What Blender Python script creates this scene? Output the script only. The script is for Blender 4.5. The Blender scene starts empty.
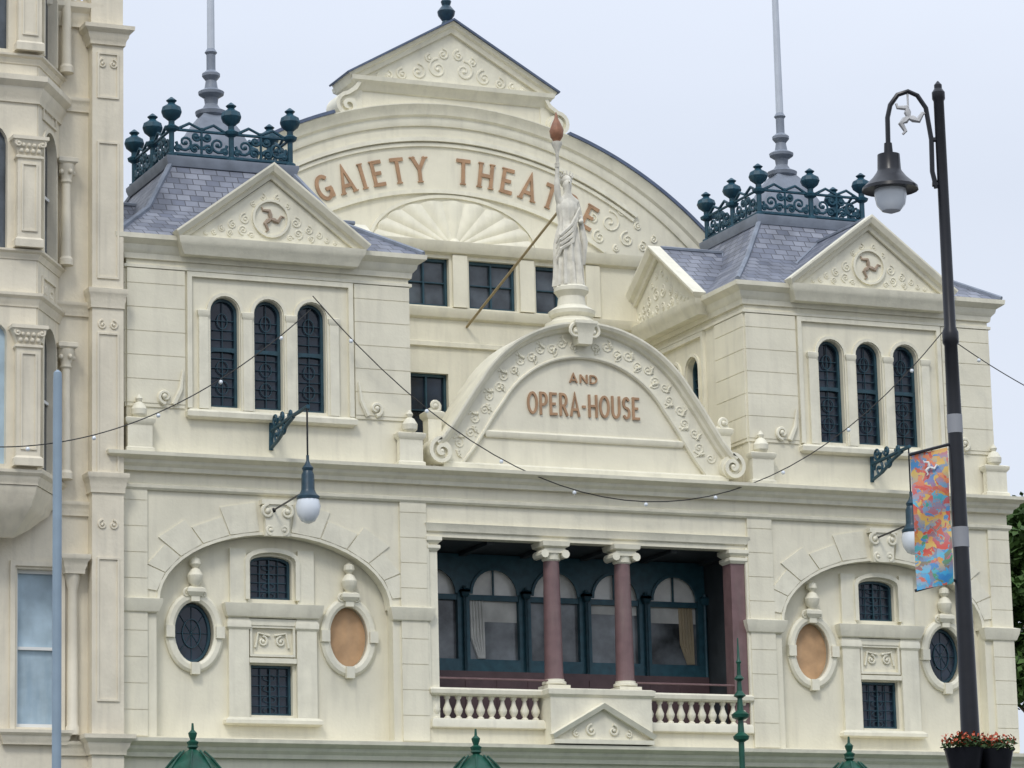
import bpy, bmesh, math, random
from mathutils import Vector, Matrix
from mathutils.geometry import tessellate_polygon
PI=math.pi; random.seed(7)
col=bpy.context.collection
sin,cos=math.sin,math.cos
# ------------------------------------------------------------------ mesh builder
def T(x,y=0,z=0): return Matrix.Translation((x,y,z))
def RZ(d): return Matrix.Rotation(math.radians(d),4,'Z')
def offpoly(poly,o):
    n=len(poly); out=[]
    for i in range(n):
        a=Vector(poly[i-1]); b=Vector(poly[i]); c=Vector(poly[(i+1)%n])
        d1=(b-a).normalized(); d2=(c-b).normalized()
        n1=Vector((d1.y,-d1.x)); n2=Vector((d2.y,-d2.x))
        m=n1+n2; m=m/max(m.dot(n1),.15)
        out.append((b.x+m.x*o,b.y+m.y*o))
    return out
class MB:
    def __init__(s,M=None): s.v=[];s.f=[];s.M=M or Matrix.Identity(4)
    def add(s,vs,fs):
        b=len(s.v); s.v+=[s.M@Vector(v) for v in vs]; s.f+=[[b+i for i in f] for f in fs]; return s
    def box(s,x0,x1,y0,y1,z0,z1):
        return s.add([(x0,y0,z0),(x1,y0,z0),(x1,y1,z0),(x0,y1,z0),(x0,y0,z1),(x1,y0,z1),(x1,y1,z1),(x0,y1,z1)],
            [(0,3,2,1),(4,5,6,7),(0,1,5,4),(1,2,6,5),(2,3,7,6),(3,0,4,7)])
    def loft(s,rings,caps=True,close=False):
        n=len(rings[0]); vs=[p for r in rings for p in r]; fs=[]
        m=len(rings)
        for k in range(m if close else m-1):
            a=k*n; b=((k+1)%m)*n
            for i in range(n):
                j=(i+1)%n; fs.append((a+i,a+j,b+j,b+i))
        if caps and not close: fs.append(tuple(range(n))[::-1]); fs.append(tuple((m-1)*n+i for i in range(n)))
        return s.add(vs,fs)
    def pmold(s,poly,layers,caps=True):   # polygon footprint counter-clockwise, layers (offset,z)
        return s.loft([[(x,y,z) for x,y in offpoly(poly,o)] for o,z in layers],caps)
    def mold(s,x0,x1,y0,y1,layers): return s.pmold([(x0,y0),(x1,y0),(x1,y1),(x0,y1)],layers)
    def lathe(s,cx,cy,prof,n=16,z=0,k=1):
        return s.loft([[(cx+k*r*cos(2*PI*i/n),cy+k*r*sin(2*PI*i/n),z+k*h) for i in range(n)] for r,h in prof])
    def ball(s,x,y,z,r,n=12,sz=1):
        return s.lathe(x,y,[(max(r*sin(PI*k/8),.002),-r*cos(PI*k/8)*sz) for k in range(9)],n,z)
    def tube(s,pts,r,n=6):
        pts=[Vector(p) for p in pts]; rs=r if isinstance(r,(list,tuple)) else [r]*len(pts)
        u=None; rings=[]
        for i,p in enumerate(pts):
            t=(pts[min(i+1,len(pts)-1)]-pts[max(i-1,0)]).normalized()
            if u is None:
                u=Vector((0,0,1)) if abs(t.z)<.9 else Vector((1,0,0))
            u=(u-t*u.dot(t)); 
            if u.length<1e-4: u=Vector((0,1,0))-t*t.y
            u.normalize(); w=t.cross(u)
            rings.append([tuple(p+(u*cos(2*PI*k/n)+w*sin(2*PI*k/n))*rs[i]) for k in range(n)])
        return s.loft(rings)
    def plate(s,outer,holes,y0,y1):
        loops=[outer]+list(holes); polys=[[Vector((a,b,0)) for a,b in l] for l in loops]
        tris=tessellate_polygon(polys); flat=[q for l in loops for q in l]; n=len(flat)
        vs=[(a,y0,b) for a,b in flat]+[(a,y1,b) for a,b in flat]; fs=[]
        for t in tris:
            fs.append(tuple(t)); fs.append((t[2]+n,t[1]+n,t[0]+n))
        o=0
        for l in loops:
            m=len(l)
            for i in range(m): j=(i+1)%m; fs.append((o+i,o+j,o+j+n,o+i+n))
            o+=m
        return s.add(vs,fs)
    def sweep(s,pts,prof,closed=False):   # path in XZ, profile (offset to the left of travel, y)
        n=len(pts); rings=[]
        for i in range(n):
            b=Vector(pts[i])
            a=Vector(pts[i-1]) if (i>0 or closed) else None
            c=Vector(pts[(i+1)%n]) if (i<n-1 or closed) else None
            ns=[]
            for p,q in ((a,b),(b,c)):
                if p is not None and q is not None:
                    d=(q-p).normalized(); ns.append(Vector((-d.y,d.x)))
            m=sum(ns,Vector((0,0))); m=m/max(m.dot(ns[0]),.2)
            rings.append([(b.x+m.x*o,y,b.y+m.y*o) for o,y in prof])
        return s.loft(rings,True,closed)
    def build(s,name,mat,parent=None,smooth=True,kind=None):
        me=bpy.data.meshes.new(name); me.from_pydata([tuple(v) for v in s.v],[],s.f)
        bm=bmesh.new(); bm.from_mesh(me); bmesh.ops.recalc_face_normals(bm,faces=bm.faces); bm.to_mesh(me); bm.free()
        if smooth:
            me.polygons.foreach_set('use_smooth',[True]*len(me.polygons)); me.set_sharp_from_angle(angle=math.radians(32))
        me.materials.append(mat)
        o=bpy.data.objects.new(name,me); col.objects.link(o)
        if parent: o.parent=parent
        if kind: o['kind']=kind
        return o
def empty(name,loc,label,cat,group=None,rz=0):
    o=bpy.data.objects.new(name,None); col.objects.link(o); o.location=loc; o.rotation_euler=(0,0,math.radians(rz))
    o['label']=label; o['category']=cat
    if group: o['group']=group
    return o
def tag(o,label,cat,group=None):
    o['label']=label; o['category']=cat
    if group: o['group']=group
    return o
def arc(cx,cz,rx,rz,a0,a1,n=16): return [(cx+rx*cos(math.radians(a0+(a1-a0)*i/n)),cz+rz*sin(math.radians(a0+(a1-a0)*i/n))) for i in range(n+1)]
def ell(cx,cz,rx,rz,n=32): return [(cx+rx*cos(2*PI*i/n),cz+rz*sin(2*PI*i/n)) for i in range(n)]
def rect(x0,x1,z0,z1): return [(x0,z0),(x1,z0),(x1,z1),(x0,z1)]
def archo(x0,x1,z0,z1,rise=None,n=12):
    c=(x0+x1)/2; rx=(x1-x0)/2; rz=rise or rx
    return [(x0,z0),(x1,z0)]+arc(c,z1-rz,rx,rz,0,180,n)
def spiral(cx,cz,r,turns,start,hand=1,n=26,r1=.12):
    out=[]
    for i in range(n+1):
        t=i/n; a=math.radians(start)+hand*t*turns*2*PI; q=r*(1-t*(1-r1)); out.append((cx+q*cos(a),cz+q*sin(a)))
    return out
def scroll(mb,cx,cz,r,turns,start,hand,y,tr=.03,n=24):
    p=spiral(cx,cz,r,turns,start,hand,n)
    mb.tube([(a,y,b) for a,b in p],[tr*(1-.4*i/n) for i in range(n+1)],6)
    mb.ball(p[-1][0],y,p[-1][1],tr*1.3,8)
# ------------------------------------------------------------------ materials
def mat(name,c,rough=.6,metal=0,var=.12,scale=3,bump=0,streak=0,spec=.4,grime=None):
    m=bpy.data.materials.new(name); m.use_nodes=True; N=m.node_tree.nodes; L=m.node_tree.links
    b=N['Principled BSDF']; b.inputs['Roughness'].default_value=rough; b.inputs['Metallic'].default_value=metal
    b.inputs['Specular IOR Level'].default_value=spec
    tc=N.new('ShaderNodeTexCoord'); no=N.new('ShaderNodeTexNoise'); no.inputs['Scale'].default_value=scale; no.inputs['Detail'].default_value=6
    L.new(tc.outputs['Object'],no.inputs['Vector'])
    mr=N.new('ShaderNodeMapRange'); mr.inputs[1].default_value=.3; mr.inputs[2].default_value=.7; mr.inputs[3].default_value=1-var; mr.inputs[4].default_value=1+var*.4
    L.new(no.outputs['Fac'],mr.inputs[0])
    mx=N.new('ShaderNodeMix'); mx.data_type='RGBA'; mx.blend_type='MULTIPLY'; mx.inputs[0].default_value=1; mx.inputs[6].default_value=(*c,1)
    L.new(mr.outputs[0],mx.inputs[7]); out=mx.outputs[2]
    if streak:
        mp=N.new('ShaderNodeMapping'); mp.inputs['Scale'].default_value=(3.5,3.5,.45); L.new(tc.outputs['Object'],mp.inputs['Vector'])
        n2=N.new('ShaderNodeTexNoise'); n2.inputs['Scale'].default_value=1.6; n2.inputs['Detail'].default_value=7; L.new(mp.outputs[0],n2.inputs['Vector'])
        r2=N.new('ShaderNodeMapRange'); r2.inputs[1].default_value=.50; r2.inputs[2].default_value=.80; L.new(n2.outputs['Fac'],r2.inputs[0])
        ml=N.new('ShaderNodeMath'); ml.operation='MULTIPLY'; ml.inputs[1].default_value=streak; L.new(r2.outputs[0],ml.inputs[0])
        m3=N.new('ShaderNodeMix'); m3.data_type='RGBA'; L.new(ml.outputs[0],m3.inputs[0]); L.new(out,m3.inputs[6]); m3.inputs[7].default_value=(*(grime or (.34,.32,.27)),1); out=m3.outputs[2]
    L.new(out,b.inputs['Base Color'])
    if bump:
        n4=N.new('ShaderNodeTexNoise'); n4.inputs['Scale'].default_value=14; n4.inputs['Detail'].default_value=8; L.new(tc.outputs['Object'],n4.inputs['Vector'])
        bp=N.new('ShaderNodeBump'); bp.inputs['Strength'].default_value=bump; bp.inputs['Distance'].default_value=.02; L.new(n4.outputs['Fac'],bp.inputs['Height']); L.new(bp.outputs[0],b.inputs['Normal'])
    return m
CREAM=mat('cream_paint',(.775,.735,.585),.55,var=.09,scale=1.3,bump=.2,streak=.24)
CREAM2=mat('cream_paint_trim',(.79,.755,.61),.5,var=.11,scale=2.4,bump=.25,streak=.24)
HOTEL=mat('hotel_cream_paint',(.75,.69,.55),.55,var=.12,scale=1.5,bump=.3,streak=.32)
STONE=mat('statue_stone',(.72,.69,.59),.7,var=.25,scale=5,bump=.4,streak=.45)
TEAL=mat('dark_teal_paint',(.022,.064,.088),.4,var=.3,scale=6)
TEALB=mat('teal_blue_screen_paint',(.030,.095,.125),.4,var=.3,scale=6)
IRON=mat('teal_blue_iron',(.014,.066,.100),.5,var=.35,scale=8)
GLASS=mat('dark_glass',(.018,.030,.050),.12,var=.6,scale=2.5,spec=.5)
GLASSM=mat('glass_painted_grey_reflection',(.075,.09,.105),.15,var=.8,scale=1.6,spec=.6)  # grey reflection is put into the base colour
GLASSL=mat('loggia_glass',(.20,.22,.23),.15,var=.85,scale=1.3,spec=.6)  # colour lightened to carry the grey reflections of the lower panes
GLASS2=mat('glass_painted_pale_reflection',(.97,.96,.90),.25,var=.3,scale=1.6,spec=.6)  # near-white colour stands in for bright reflections in the lunettes
REFLCURT=mat('pale_reflection_and_curtain',(.60,.60,.56),.7,var=.3,scale=2)  # pale colour for one curtain and for panels imitating pane reflections
MAROON=mat('purple_brown_paint',(.185,.112,.112),.45,var=.2,scale=4,streak=.2)
DADO=mat('dado_purple_brown_paint',(.10,.062,.066),.5,var=.2,scale=4)
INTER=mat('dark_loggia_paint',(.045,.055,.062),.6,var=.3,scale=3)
TAN=mat('boarded_tan_panel',(.56,.35,.19),.7,var=.25,scale=3,streak=.2)
LETTER=mat('tan_brown_letters',(.42,.255,.145),.6,var=.25,scale=5)
LEAD=mat('lead_grey',(.22,.25,.30),.5,var=.25,scale=3)
LEADD=mat('blue_lead_edge',(.10,.13,.20),.5,var=.25,scale=3)
POLEW=mat('pole_grey_paint',(.50,.54,.60),.45,var=.1)
BLACK=mat('black_paint',(.010,.011,.015),.3,var=.3,scale=10)
NAVY=mat('blue_black_paint',(.022,.055,.082),.35,var=.3,scale=10)
GREEN=mat('green_copper_paint',(.010,.080,.052),.4,var=.35,scale=5,streak=.3,grime=(.05,.14,.11))
CURT=mat('blue_white_net_curtain',(.42,.54,.62),.7,var=.25,scale=2,streak=.6,grime=(.20,.31,.42))
WHITE=mat('white_paint',(.75,.76,.74),.5,var=.06)
BULB=mat('white_glass_globe',(.74,.79,.84),.15,var=.05,spec=.6)
OCHRE=mat('ochre_rod',(.37,.29,.16),.6)
GOLD=mat('gold_curtain',(.42,.34,.22),.7,streak=.4)
FLAME=mat('copper_flame',(.30,.14,.08),.5,var=.3,scale=9)
EMB=mat('grey_brown_emblem',(.40,.31,.23),.6,var=.3,scale=9)
GREYP=mat('blue_grey_pole',(.25,.33,.40),.45,var=.12,scale=5)
STICK=mat('grey_sticker',(.28,.29,.31),.6)
PALE=mat('pale_grey_paint',(.52,.52,.52),.5,var=.3,scale=20)
WIRE=mat('cable_black',(.03,.03,.03),.6)
LEAF=mat('foliage',(.065,.13,.028),.7,var=.75,scale=1.0)
BARK=mat('bark',(.09,.07,.05),.9)
PLANT=mat('basket_leaves',(.04,.08,.02),.7,var=.5,scale=20)
FLOWER=mat('red_orange_flowers',(.50,.09,.035),.6,var=.5,scale=30)
ASPH=mat('asphalt',(.05,.05,.052),.9,var=.2,scale=2,bump=.3)
PAVE=mat('paving',(.28,.27,.25),.85,var=.2,scale=2,bump=.3)
GRND=mat('ground_earth',(.12,.12,.10),.95,var=.2,scale=.2)
def slate():
    m=bpy.data.materials.new('slate'); m.use_nodes=True; N=m.node_tree.nodes; L=m.node_tree.links; b=N['Principled BSDF']; b.inputs['Roughness'].default_value=.5
    g=N.new('ShaderNodeNewGeometry'); sp=N.new('ShaderNodeSeparateXYZ'); L.new(g.outputs['True Normal'],sp.inputs[0])
    po=N.new('ShaderNodeSeparateXYZ'); L.new(g.outputs['Position'],po.inputs[0])
    a=N.new('ShaderNodeMath');a.operation='ABSOLUTE';L.new(sp.outputs[0],a.inputs[0]); c=N.new('ShaderNodeMath');c.operation='ABSOLUTE';L.new(sp.outputs[1],c.inputs[0])
    gt=N.new('ShaderNodeMath');gt.operation='GREATER_THAN';L.new(a.outputs[0],gt.inputs[0]);L.new(c.outputs[0],gt.inputs[1])
    mi=N.new('ShaderNodeMix');L.new(gt.outputs[0],mi.inputs[0]);L.new(po.outputs[0],mi.inputs[2]);L.new(po.outputs[1],mi.inputs[3])
    zz=N.new('ShaderNodeMath');zz.operation='MULTIPLY';zz.inputs[1].default_value=1.35;L.new(po.outputs[2],zz.inputs[0])
    cb=N.new('ShaderNodeCombineXYZ');L.new(mi.outputs[0],cb.inputs[0]);L.new(zz.outputs[0],cb.inputs[1])
    br=N.new('ShaderNodeTexBrick');L.new(cb.outputs[0],br.inputs['Vector']);br.inputs['Scale'].default_value=1;br.inputs['Brick Width'].default_value=.3;br.inputs['Row Height'].default_value=.2
    br.inputs['Mortar Size'].default_value=.012;br.inputs['Color1'].default_value=(.13,.145,.19,1);br.inputs['Color2'].default_value=(.25,.265,.31,1);br.inputs['Mortar'].default_value=(.07,.075,.09,1)
    no=N.new('ShaderNodeTexNoise');no.inputs['Scale'].default_value=1.5;no.inputs['Detail'].default_value=6;L.new(g.outputs['Position'],no.inputs[0])
    mr=N.new('ShaderNodeMapRange');mr.inputs[1].default_value=.3;mr.inputs[2].default_value=.7;mr.inputs[3].default_value=.65;mr.inputs[4].default_value=1.2;L.new(no.outputs[0],mr.inputs[0])
    mx=N.new('ShaderNodeMix');mx.data_type='RGBA';mx.blend_type='MULTIPLY';mx.inputs[0].default_value=1;L.new(br.outputs[0],mx.inputs[6]);L.new(mr.outputs[0],mx.inputs[7])
    L.new(mx.outputs[2],b.inputs['Base Color']);bp=N.new('ShaderNodeBump');bp.invert=True;bp.inputs['Strength'].default_value=.5;bp.inputs['Distance'].default_value=.02;L.new(br.outputs[1],bp.inputs['Height']);L.new(bp.outputs[0],b.inputs['Normal'])
    return m
SLATE=slate()
def banner_mat():
    m=bpy.data.materials.new('banner_print'); m.use_nodes=True; N=m.node_tree.nodes; L=m.node_tree.links; b=N['Principled BSDF']; b.inputs['Roughness'].default_value=.5
    tc=N.new('ShaderNodeTexCoord'); no=N.new('ShaderNodeTexNoise'); no.inputs['Scale'].default_value=9;no.inputs['Detail'].default_value=4;L.new(tc.outputs['Object'],no.inputs[0])
    sc_=N.new('ShaderNodeVectorMath');sc_.operation='SCALE';sc_.inputs['Scale'].default_value=.30;L.new(no.outputs['Color'],sc_.inputs[0])
    av=N.new('ShaderNodeVectorMath');L.new(tc.outputs['Object'],av.inputs[0]);L.new(sc_.outputs[0],av.inputs[1])
    vo=N.new('ShaderNodeTexVoronoi');vo.feature='SMOOTH_F1';vo.inputs['Scale'].default_value=17;vo.inputs['Smoothness'].default_value=.12;L.new(av.outputs[0],vo.inputs['Vector'])
    s2=N.new('ShaderNodeSeparateXYZ');L.new(vo.outputs['Color'],s2.inputs[0])
    sx=N.new('ShaderNodeSeparateXYZ');L.new(tc.outputs['Object'],sx.inputs[0])
    g=N.new('ShaderNodeMapRange');g.inputs[1].default_value=5.15;g.inputs[2].default_value=6.2;g.inputs[3].default_value=-.02;g.inputs[4].default_value=.46;L.new(sx.outputs[2],g.inputs[0])
    ml=N.new('ShaderNodeMath');ml.operation='MULTIPLY';ml.inputs[1].default_value=.55;L.new(s2.outputs[0],ml.inputs[0])
    ad=N.new('ShaderNodeMath');L.new(ml.outputs[0],ad.inputs[0]);L.new(g.outputs[0],ad.inputs[1])
    cr=N.new('ShaderNodeValToRGB');e=cr.color_ramp;e.interpolation='EASE'
    cs=[(0,(.03,.20,.50)),(.12,(.05,.36,.62)),(.2,(.30,.12,.12)),(.26,(.06,.30,.16)),(.34,(.10,.42,.60)),(.42,(.55,.12,.07)),(.5,(.06,.24,.50)),(.58,(.62,.42,.10)),(.66,(.55,.07,.05)),(.76,(.14,.34,.50)),(.82,(.60,.10,.06)),(.92,(.66,.30,.12))]
    e.elements[0].position=0;e.elements[0].color=(*cs[0][1],1);e.elements[1].position=cs[1][0];e.elements[1].color=(*cs[1][1],1)
    for p,c in cs[2:]: q=e.elements.new(p);q.color=(*c,1)
    L.new(ad.outputs[0],cr.inputs[0]); L.new(cr.outputs[0],b.inputs['Base Color']); return m
BANNER=banner_mat()
# ------------------------------------------------------------------ letters drawn as strokes
def A_(cx,cz,rx,rz,a0,a1,n=10): return arc(cx,cz,rx,rz,a0,a1,n)
GL={'A':(.8,[[(.08,0),(.4,1),(.72,0)],[(.19,.3),(.61,.3)]],[(.08,0),(.72,0)]),
'D':(.74,[[(.1,.07),(.1,.93),(.3,.93)]+A_(.3,.5,.34,.43,85,-85)+[(.28,.07),(.02,.07)]],[]),
'E':(.66,[[(.12,0),(.12,1)],[(.12,.94),(.6,.94)],[(.12,.5),(.5,.5)],[(.12,.06),(.62,.06)]],[(.12,0),(.12,1)]),
'G':(.84,[A_(.42,.5,.34,.44,45,325,18),[(.46,.42),(.78,.42)],[(.72,.42),(.72,.06)]],[]),
'H':(.8,[[(.12,0),(.12,1)],[(.68,0),(.68,1)],[(.12,.5),(.68,.5)]],[(.12,0),(.12,1),(.68,0),(.68,1)]),
'I':(.26,[[(.13,0),(.13,1)]],[(.13,0),(.13,1)]),
'N':(.8,[[(.12,0),(.12,1)],[(.12,.95),(.68,.05)],[(.68,0),(.68,1)]],[]),
'O':(.82,['c']+[ell(.41,.5,.33,.44,24)],[]),
'P':(.68,[[(.12,0),(.12,1)],[(.12,.94),(.34,.94)]+A_(.34,.69,.24,.25,85,-85)+[(.32,.44),(.12,.44)]],[(.12,0)]),
'R':(.74,[[(.12,0),(.12,1)],[(.12,.94),(.34,.94)]+A_(.34,.69,.24,.25,85,-85)+[(.32,.44),(.12,.44)],[(.34,.44),(.64,0)]],[(.12,0),(.12,1),(.66,0)]),
'S':(.66,[A_(.33,.72,.22,.22,25,270,12)[:-1]+A_(.33,.28,.23,.22,90,-155,12)],[]),
'T':(.74,[[(.37,0),(.37,1)],[(.03,.94),(.71,.94)]],[(.37,0)]),
'U':(.78,[[(.12,1),(.12,.4)]+A_(.39,.36,.27,.30,185,355)+[(.66,.4),(.66,1)]],[]),
'Y':(.78,[[(.06,1),(.39,.5),(.72,1)],[(.39,.55),(.39,0)]],[(.39,0),(.06,1),(.72,1)]),
'-':(.4,[[(.06,.45),(.34,.45)]],[])}
def glyph(mb,ch,h,sx,w,y,serif):
    wd,st,sf=GL[ch]; closed=False; k=0
    for p in st:
        if p=='c': closed=True; continue
        k+=1; yy=y-.002*k
        mb.sweep([(a*h*sx,b*h) for a,b in p],[(-w/2,yy),(w/2,yy),(w/2,y+.03),(-w/2,y+.03)],closed)
    if serif:
        for a,b in sf:
            k+=1; z0=0 if b<.5 else h*.95; mb.box(a*h*sx-w*.82,a*h*sx+w*.82,y-.002*k,y+.03,z0,z0+h*.05)
# ------------------------------------------------------------------ world, light, camera
W=bpy.data.worlds.new("World"); bpy.context.scene.world=W; W.use_nodes=True; N=W.node_tree.nodes; L=W.node_tree.links
bg=N['Background']; sk=N.new('ShaderNodeTexSky'); sk.sky_type='NISHITA'; sk.sun_disc=False; sk.sun_elevation=math.radians(48); sk.sun_rotation=math.radians(215); sk.air_density=1.0; sk.dust_density=2
tc=N.new('ShaderNodeTexCoord'); sp=N.new('ShaderNodeSeparateXYZ'); L.new(tc.outputs['Generated'],sp.inputs[0])
mp=N.new('ShaderNodeMapping'); mp.inputs['Scale'].default_value=(1,1,3); L.new(tc.outputs['Generated'],mp.inputs[0])
no=N.new('ShaderNodeTexNoise'); no.inputs['Scale'].default_value=1.6; no.inputs['Detail'].default_value=5; L.new(mp.outputs[0],no.inputs[0])
mr=N.new('ShaderNodeMapRange'); mr.inputs[1].default_value=.3; mr.inputs[2].default_value=.7; mr.inputs[3].default_value=.72; mr.inputs[4].default_value=.95; L.new(no.outputs[0],mr.inputs[0])
gz=N.new('ShaderNodeMapRange'); gz.inputs[1].default_value=.25; gz.inputs[2].default_value=1; gz.inputs[3].default_value=1; gz.inputs[4].default_value=2.0; L.new(sp.outputs[2],gz.inputs[0])
cl=N.new('ShaderNodeVectorMath'); cl.operation='SCALE'; cl.inputs[0].default_value=(7.9,8.5,9.7); L.new(gz.outputs[0],cl.inputs['Scale'])
mx=N.new('ShaderNodeMix'); mx.data_type='RGBA'; L.new(mr.outputs[0],mx.inputs[0]); L.new(sk.outputs[0],mx.inputs[6]); L.new(cl.outputs[0],mx.inputs[7])
L.new(mx.outputs[2],bg.inputs[0]); bg.inputs[1].default_value=.1
sd=bpy.data.lights.new('sun','SUN'); sd.energy=1.3; sd.angle=math.radians(14); sd.color=(1,.96,.89)
so=bpy.data.objects.new('sun',sd); col.objects.link(so)
el=math.radians(48); az=math.radians(215)
sv=Vector((sin(az)*cos(el),cos(az)*cos(el),sin(el))); so.rotation_euler=sv.to_track_quat('Z','Y').to_euler(); so.location=(0,-30,40)
sc=bpy.context.scene; sc.view_settings.view_transform='Standard'; sc.view_settings.look='None'; sc.view_settings.exposure=0
f=3467.0; th=math.radians(23.5); p_=math.atan(.204); r_=.024
R0=Vector((cos(th),-sin(th),0)); F=Vector((sin(th)*cos(p_),cos(th)*cos(p_),sin(p_))); U0=R0.cross(F); Uc=U0*cos(r_)+R0*sin(r_); Rc=R0*cos(r_)-U0*sin(r_)
cd=bpy.data.cameras.new('camera'); cam=bpy.data.objects.new('camera',cd); col.objects.link(cam); sc.camera=cam
cd.sensor_width=36; cd.lens=f*36/1024; cd.clip_end=3000; cd.clip_start=.5
Mx=Matrix((Rc,Uc,-F)).transposed().to_4x4(); Mx.translation=(-20.2,-66.4,1.6); cam.matrix_world=Mx
# ------------------------------------------------------------------ ground
MB().box(-900,900,-900,900,-1,-.004).build('ground',GRND,kind='structure')
MB().box(-300,300,-62,-9,-.9,0).build('road',ASPH,kind='structure')
MB().box(-300,300,-9,0,-.9,.12).build('pavement',PAVE,kind='structure')
MB().box(-300,300,-90,-62,-.9,.12).build('promenade_pavement',PAVE,kind='structure')
# ------------------------------------------------------------------ theatre
CX=10.38; TX=(3.3,17.46); TY=3.75
th_=empty('theatre_building',(0,0,0),'cream painted Victorian theatre with twin turrets, loggia and big arched gable','building')
CORN=[(0,0),(.06,0),(.08,.08),(.16,.14),(.18,.2),(.3,.25),(.34,.27),(.35,.34),(.0,.36)]
def corn(z0,z1,k=1): 
    q=(z1-z0)/.36; return [(o*k,z0+z*q) for o,z in CORN]
# lower front wall
mb=MB()
holes=[archo(x-2.55,x+2.55,8.72,12.95,1.5,24) for x in TX]+[rect(CX-3.7,CX+3.7,9.0,13.0)]
mb.plate(rect(0.02,20.74,0,14.12),holes,0,.3)
mb.box(.02,.32,.305,12,0,14.1); mb.box(20.44,20.74,.305,12,0,14.1); mb.box(.33,20.43,11.7,12,0,14.1); mb.box(.33,20.43,.62,11.69,14.0,14.3)
for x0,x1 in ((.02,.55),(6.03,6.62),(14.14,14.74),(20.2,20.74)):       # piers
    mb.box(x0+.004,x1-.004,-.04,-.001,8.7,13.7)
    for k in range(10):
        z=8.72+k*.53; mb.box(x0,x1,-.055,-.0005,z,min(z+.513,13.7))
fw=mb.build('front_wall',CREAM,th_)
for tx in TX:                                                        # voussoirs
    mb=MB()
    for k in range(11):
        if k==5: continue
        a0=math.radians(8+k*15); a1=math.radians(8+k*15+14.3); e=.42 if k%2 else .62
        q=[]
        for a,e2 in ((a0,.02),(a1,.02),(a1,e),(a0,e)): q.append((tx+(2.55+e2)*cos(a),11.45+(1.5+e2)*sin(a)))
        mb.plate(q,[],-.03,-.002)
    mb.sweep(arc(tx,11.45,2.55,1.5,0,180,24),[(0,-.03),(.06,-.03),(.06,.28),(0,.28)])
    mb.box(tx-.26,tx+.26,-.14,-.004,12.85,13.5); mb.box(tx-.34,tx+.34,-.18,-.003,13.5,13.6)
    mb.M=T(tx,0,0)
    for s in (-1,1): scroll(mb,s*.2,13.35,.15,1.2,90,-s,-.15,.045); scroll(mb,s*.14,12.98,.11,1.1,-90,s,-.13,.035)
    mb.build('voussoir_arch',CREAM2,fw)
    mb=MB(T(tx)); hs=[ell(s*1.67,10.87,.42,.62) for s in (-1,1)]+[archo(-.45,.45,11.6,12.5,.14,8),rect(-.45,.45,9.22,10.25)]
    mb.plate(rect(-2.7,2.7,8.72,13.1),hs,.302,.62)
    mb.build('recess_wall',CREAM,fw)
    mb=MB(T(tx))
    for s in (-1,1):
        a,b=sorted((s*.52,s*.95)); mb.box(a,b,.2,.301,9.15,11.2); mb.mold(a,b,.2,.301,[(0,10.95),(.04,11.0),(.04,11.1),(0,11.19)])
        mb.box(a+.04,b-.04,.22,.3,11.5,12.62)
    mb.mold(-.97,.97,.16,.301,[(0,11.2),(.03,11.22),(.08,11.35),(.1,11.48),(0,11.5)])
    mb.mold(-.97,.97,.18,.301,[(0,9.0),(.08,9.03),(.08,9.1),(0,9.16)])
    mb.box(-.51,.51,.2,.3,10.28,10.38); mb.box(-.51,.51,.2,.3,11.05,11.18)
    mb.sweep([(-.5,11.58),(-.5,12.36)]+arc(0,12.38,.5,.18,180,0,10)+[(.5,11.58)],[(0,.18),(.09,.18),(.09,.3),(0,.3)])
    mb.sweep(rect(-.44,.44,10.46,11.0),[(0,.22),(-.05,.22),(-.05,.3),(0,.3)],True)
    for s in (-1,1): scroll(mb,s*.2,10.73,.11,1.3,90,s,.28,.028); mb.tube([(s*.05,.27,10.85),(s*.3,.27,10.9),(s*.36,.27,10.6)],.025)
    mb.build('aedicule',CREAM2,fw)
    for (z0,z1,ar) in ((11.6,12.5,1),(9.22,10.25,0)):
        o=archo(-.45,.45,z0,z1,.14,8) if ar else rect(-.45,.45,z0,z1)
        i=archo(-.4,.4,z0+.05,z1-.05,.12,8) if ar else rect(-.4,.4,z0+.05,z1-.05)
        m=MB(T(tx)).plate(o,[i],.42,.5)
        m.box(-.011,.011,.43,.49,z0+.05,z1-.06)
        for q in (-.2,.2): m.box(q-.006,q+.006,.44,.48,z0+.05,z1-.06)
        for q in range(1,5): zz=z0+(z1-z0)*q/5; m.box(-.4,.4,.445,.475,zz-.006,zz+.006)
        for q in range(4):
            zz=z0+(z1-z0)*(q+.5)/4.6; m.sweep(ell(0,zz,.14,.07,10),[(0,.45),(.01,.45),(.01,.47),(0,.47)],True)
        w=m.build('small_window',TEAL,th_)
        MB(T(tx)).box(-.44,.44,.505,.52,z0+.01,z1-.01).build('pane',GLASS,w)
    for s in (-1,1):
        e=ell(s*1.67,10.87,.42,.62)
        m=MB(T(tx)).sweep(e,[(0,.24),(0,.5),(-.2,.3),(-.2,.24),(-.15,.2),(-.06,.2)],True)
        for a in (0,90,180,270):
            x=s*1.67+.53*cos(math.radians(a)); z=10.87+.74*sin(math.radians(a)); m.box(x-.09,x+.09,.15,.3,z-.12,z+.12)
        m.mold(s*1.67-.13,s*1.67+.13,.14,.3,[(0,11.6),(.06,11.68),(.06,11.75),(-.02,11.8)])
        m.lathe(s*1.67,.18,[(.05,11.78),(.15,11.9),(.17,12.02),(.10,12.14),(.05,12.17),(.12,12.25),(.11,12.35),(.01,12.42)],10)
        for q in (-1,1): scroll(m,s*1.67+q*.16,11.66,.09,1.1,90,-q,.2,.03)
        w=m.build('oval_window_surround',CREAM2,th_)
        boarded = (tx<10 and s==1) or (tx>10 and s==-1)
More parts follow.
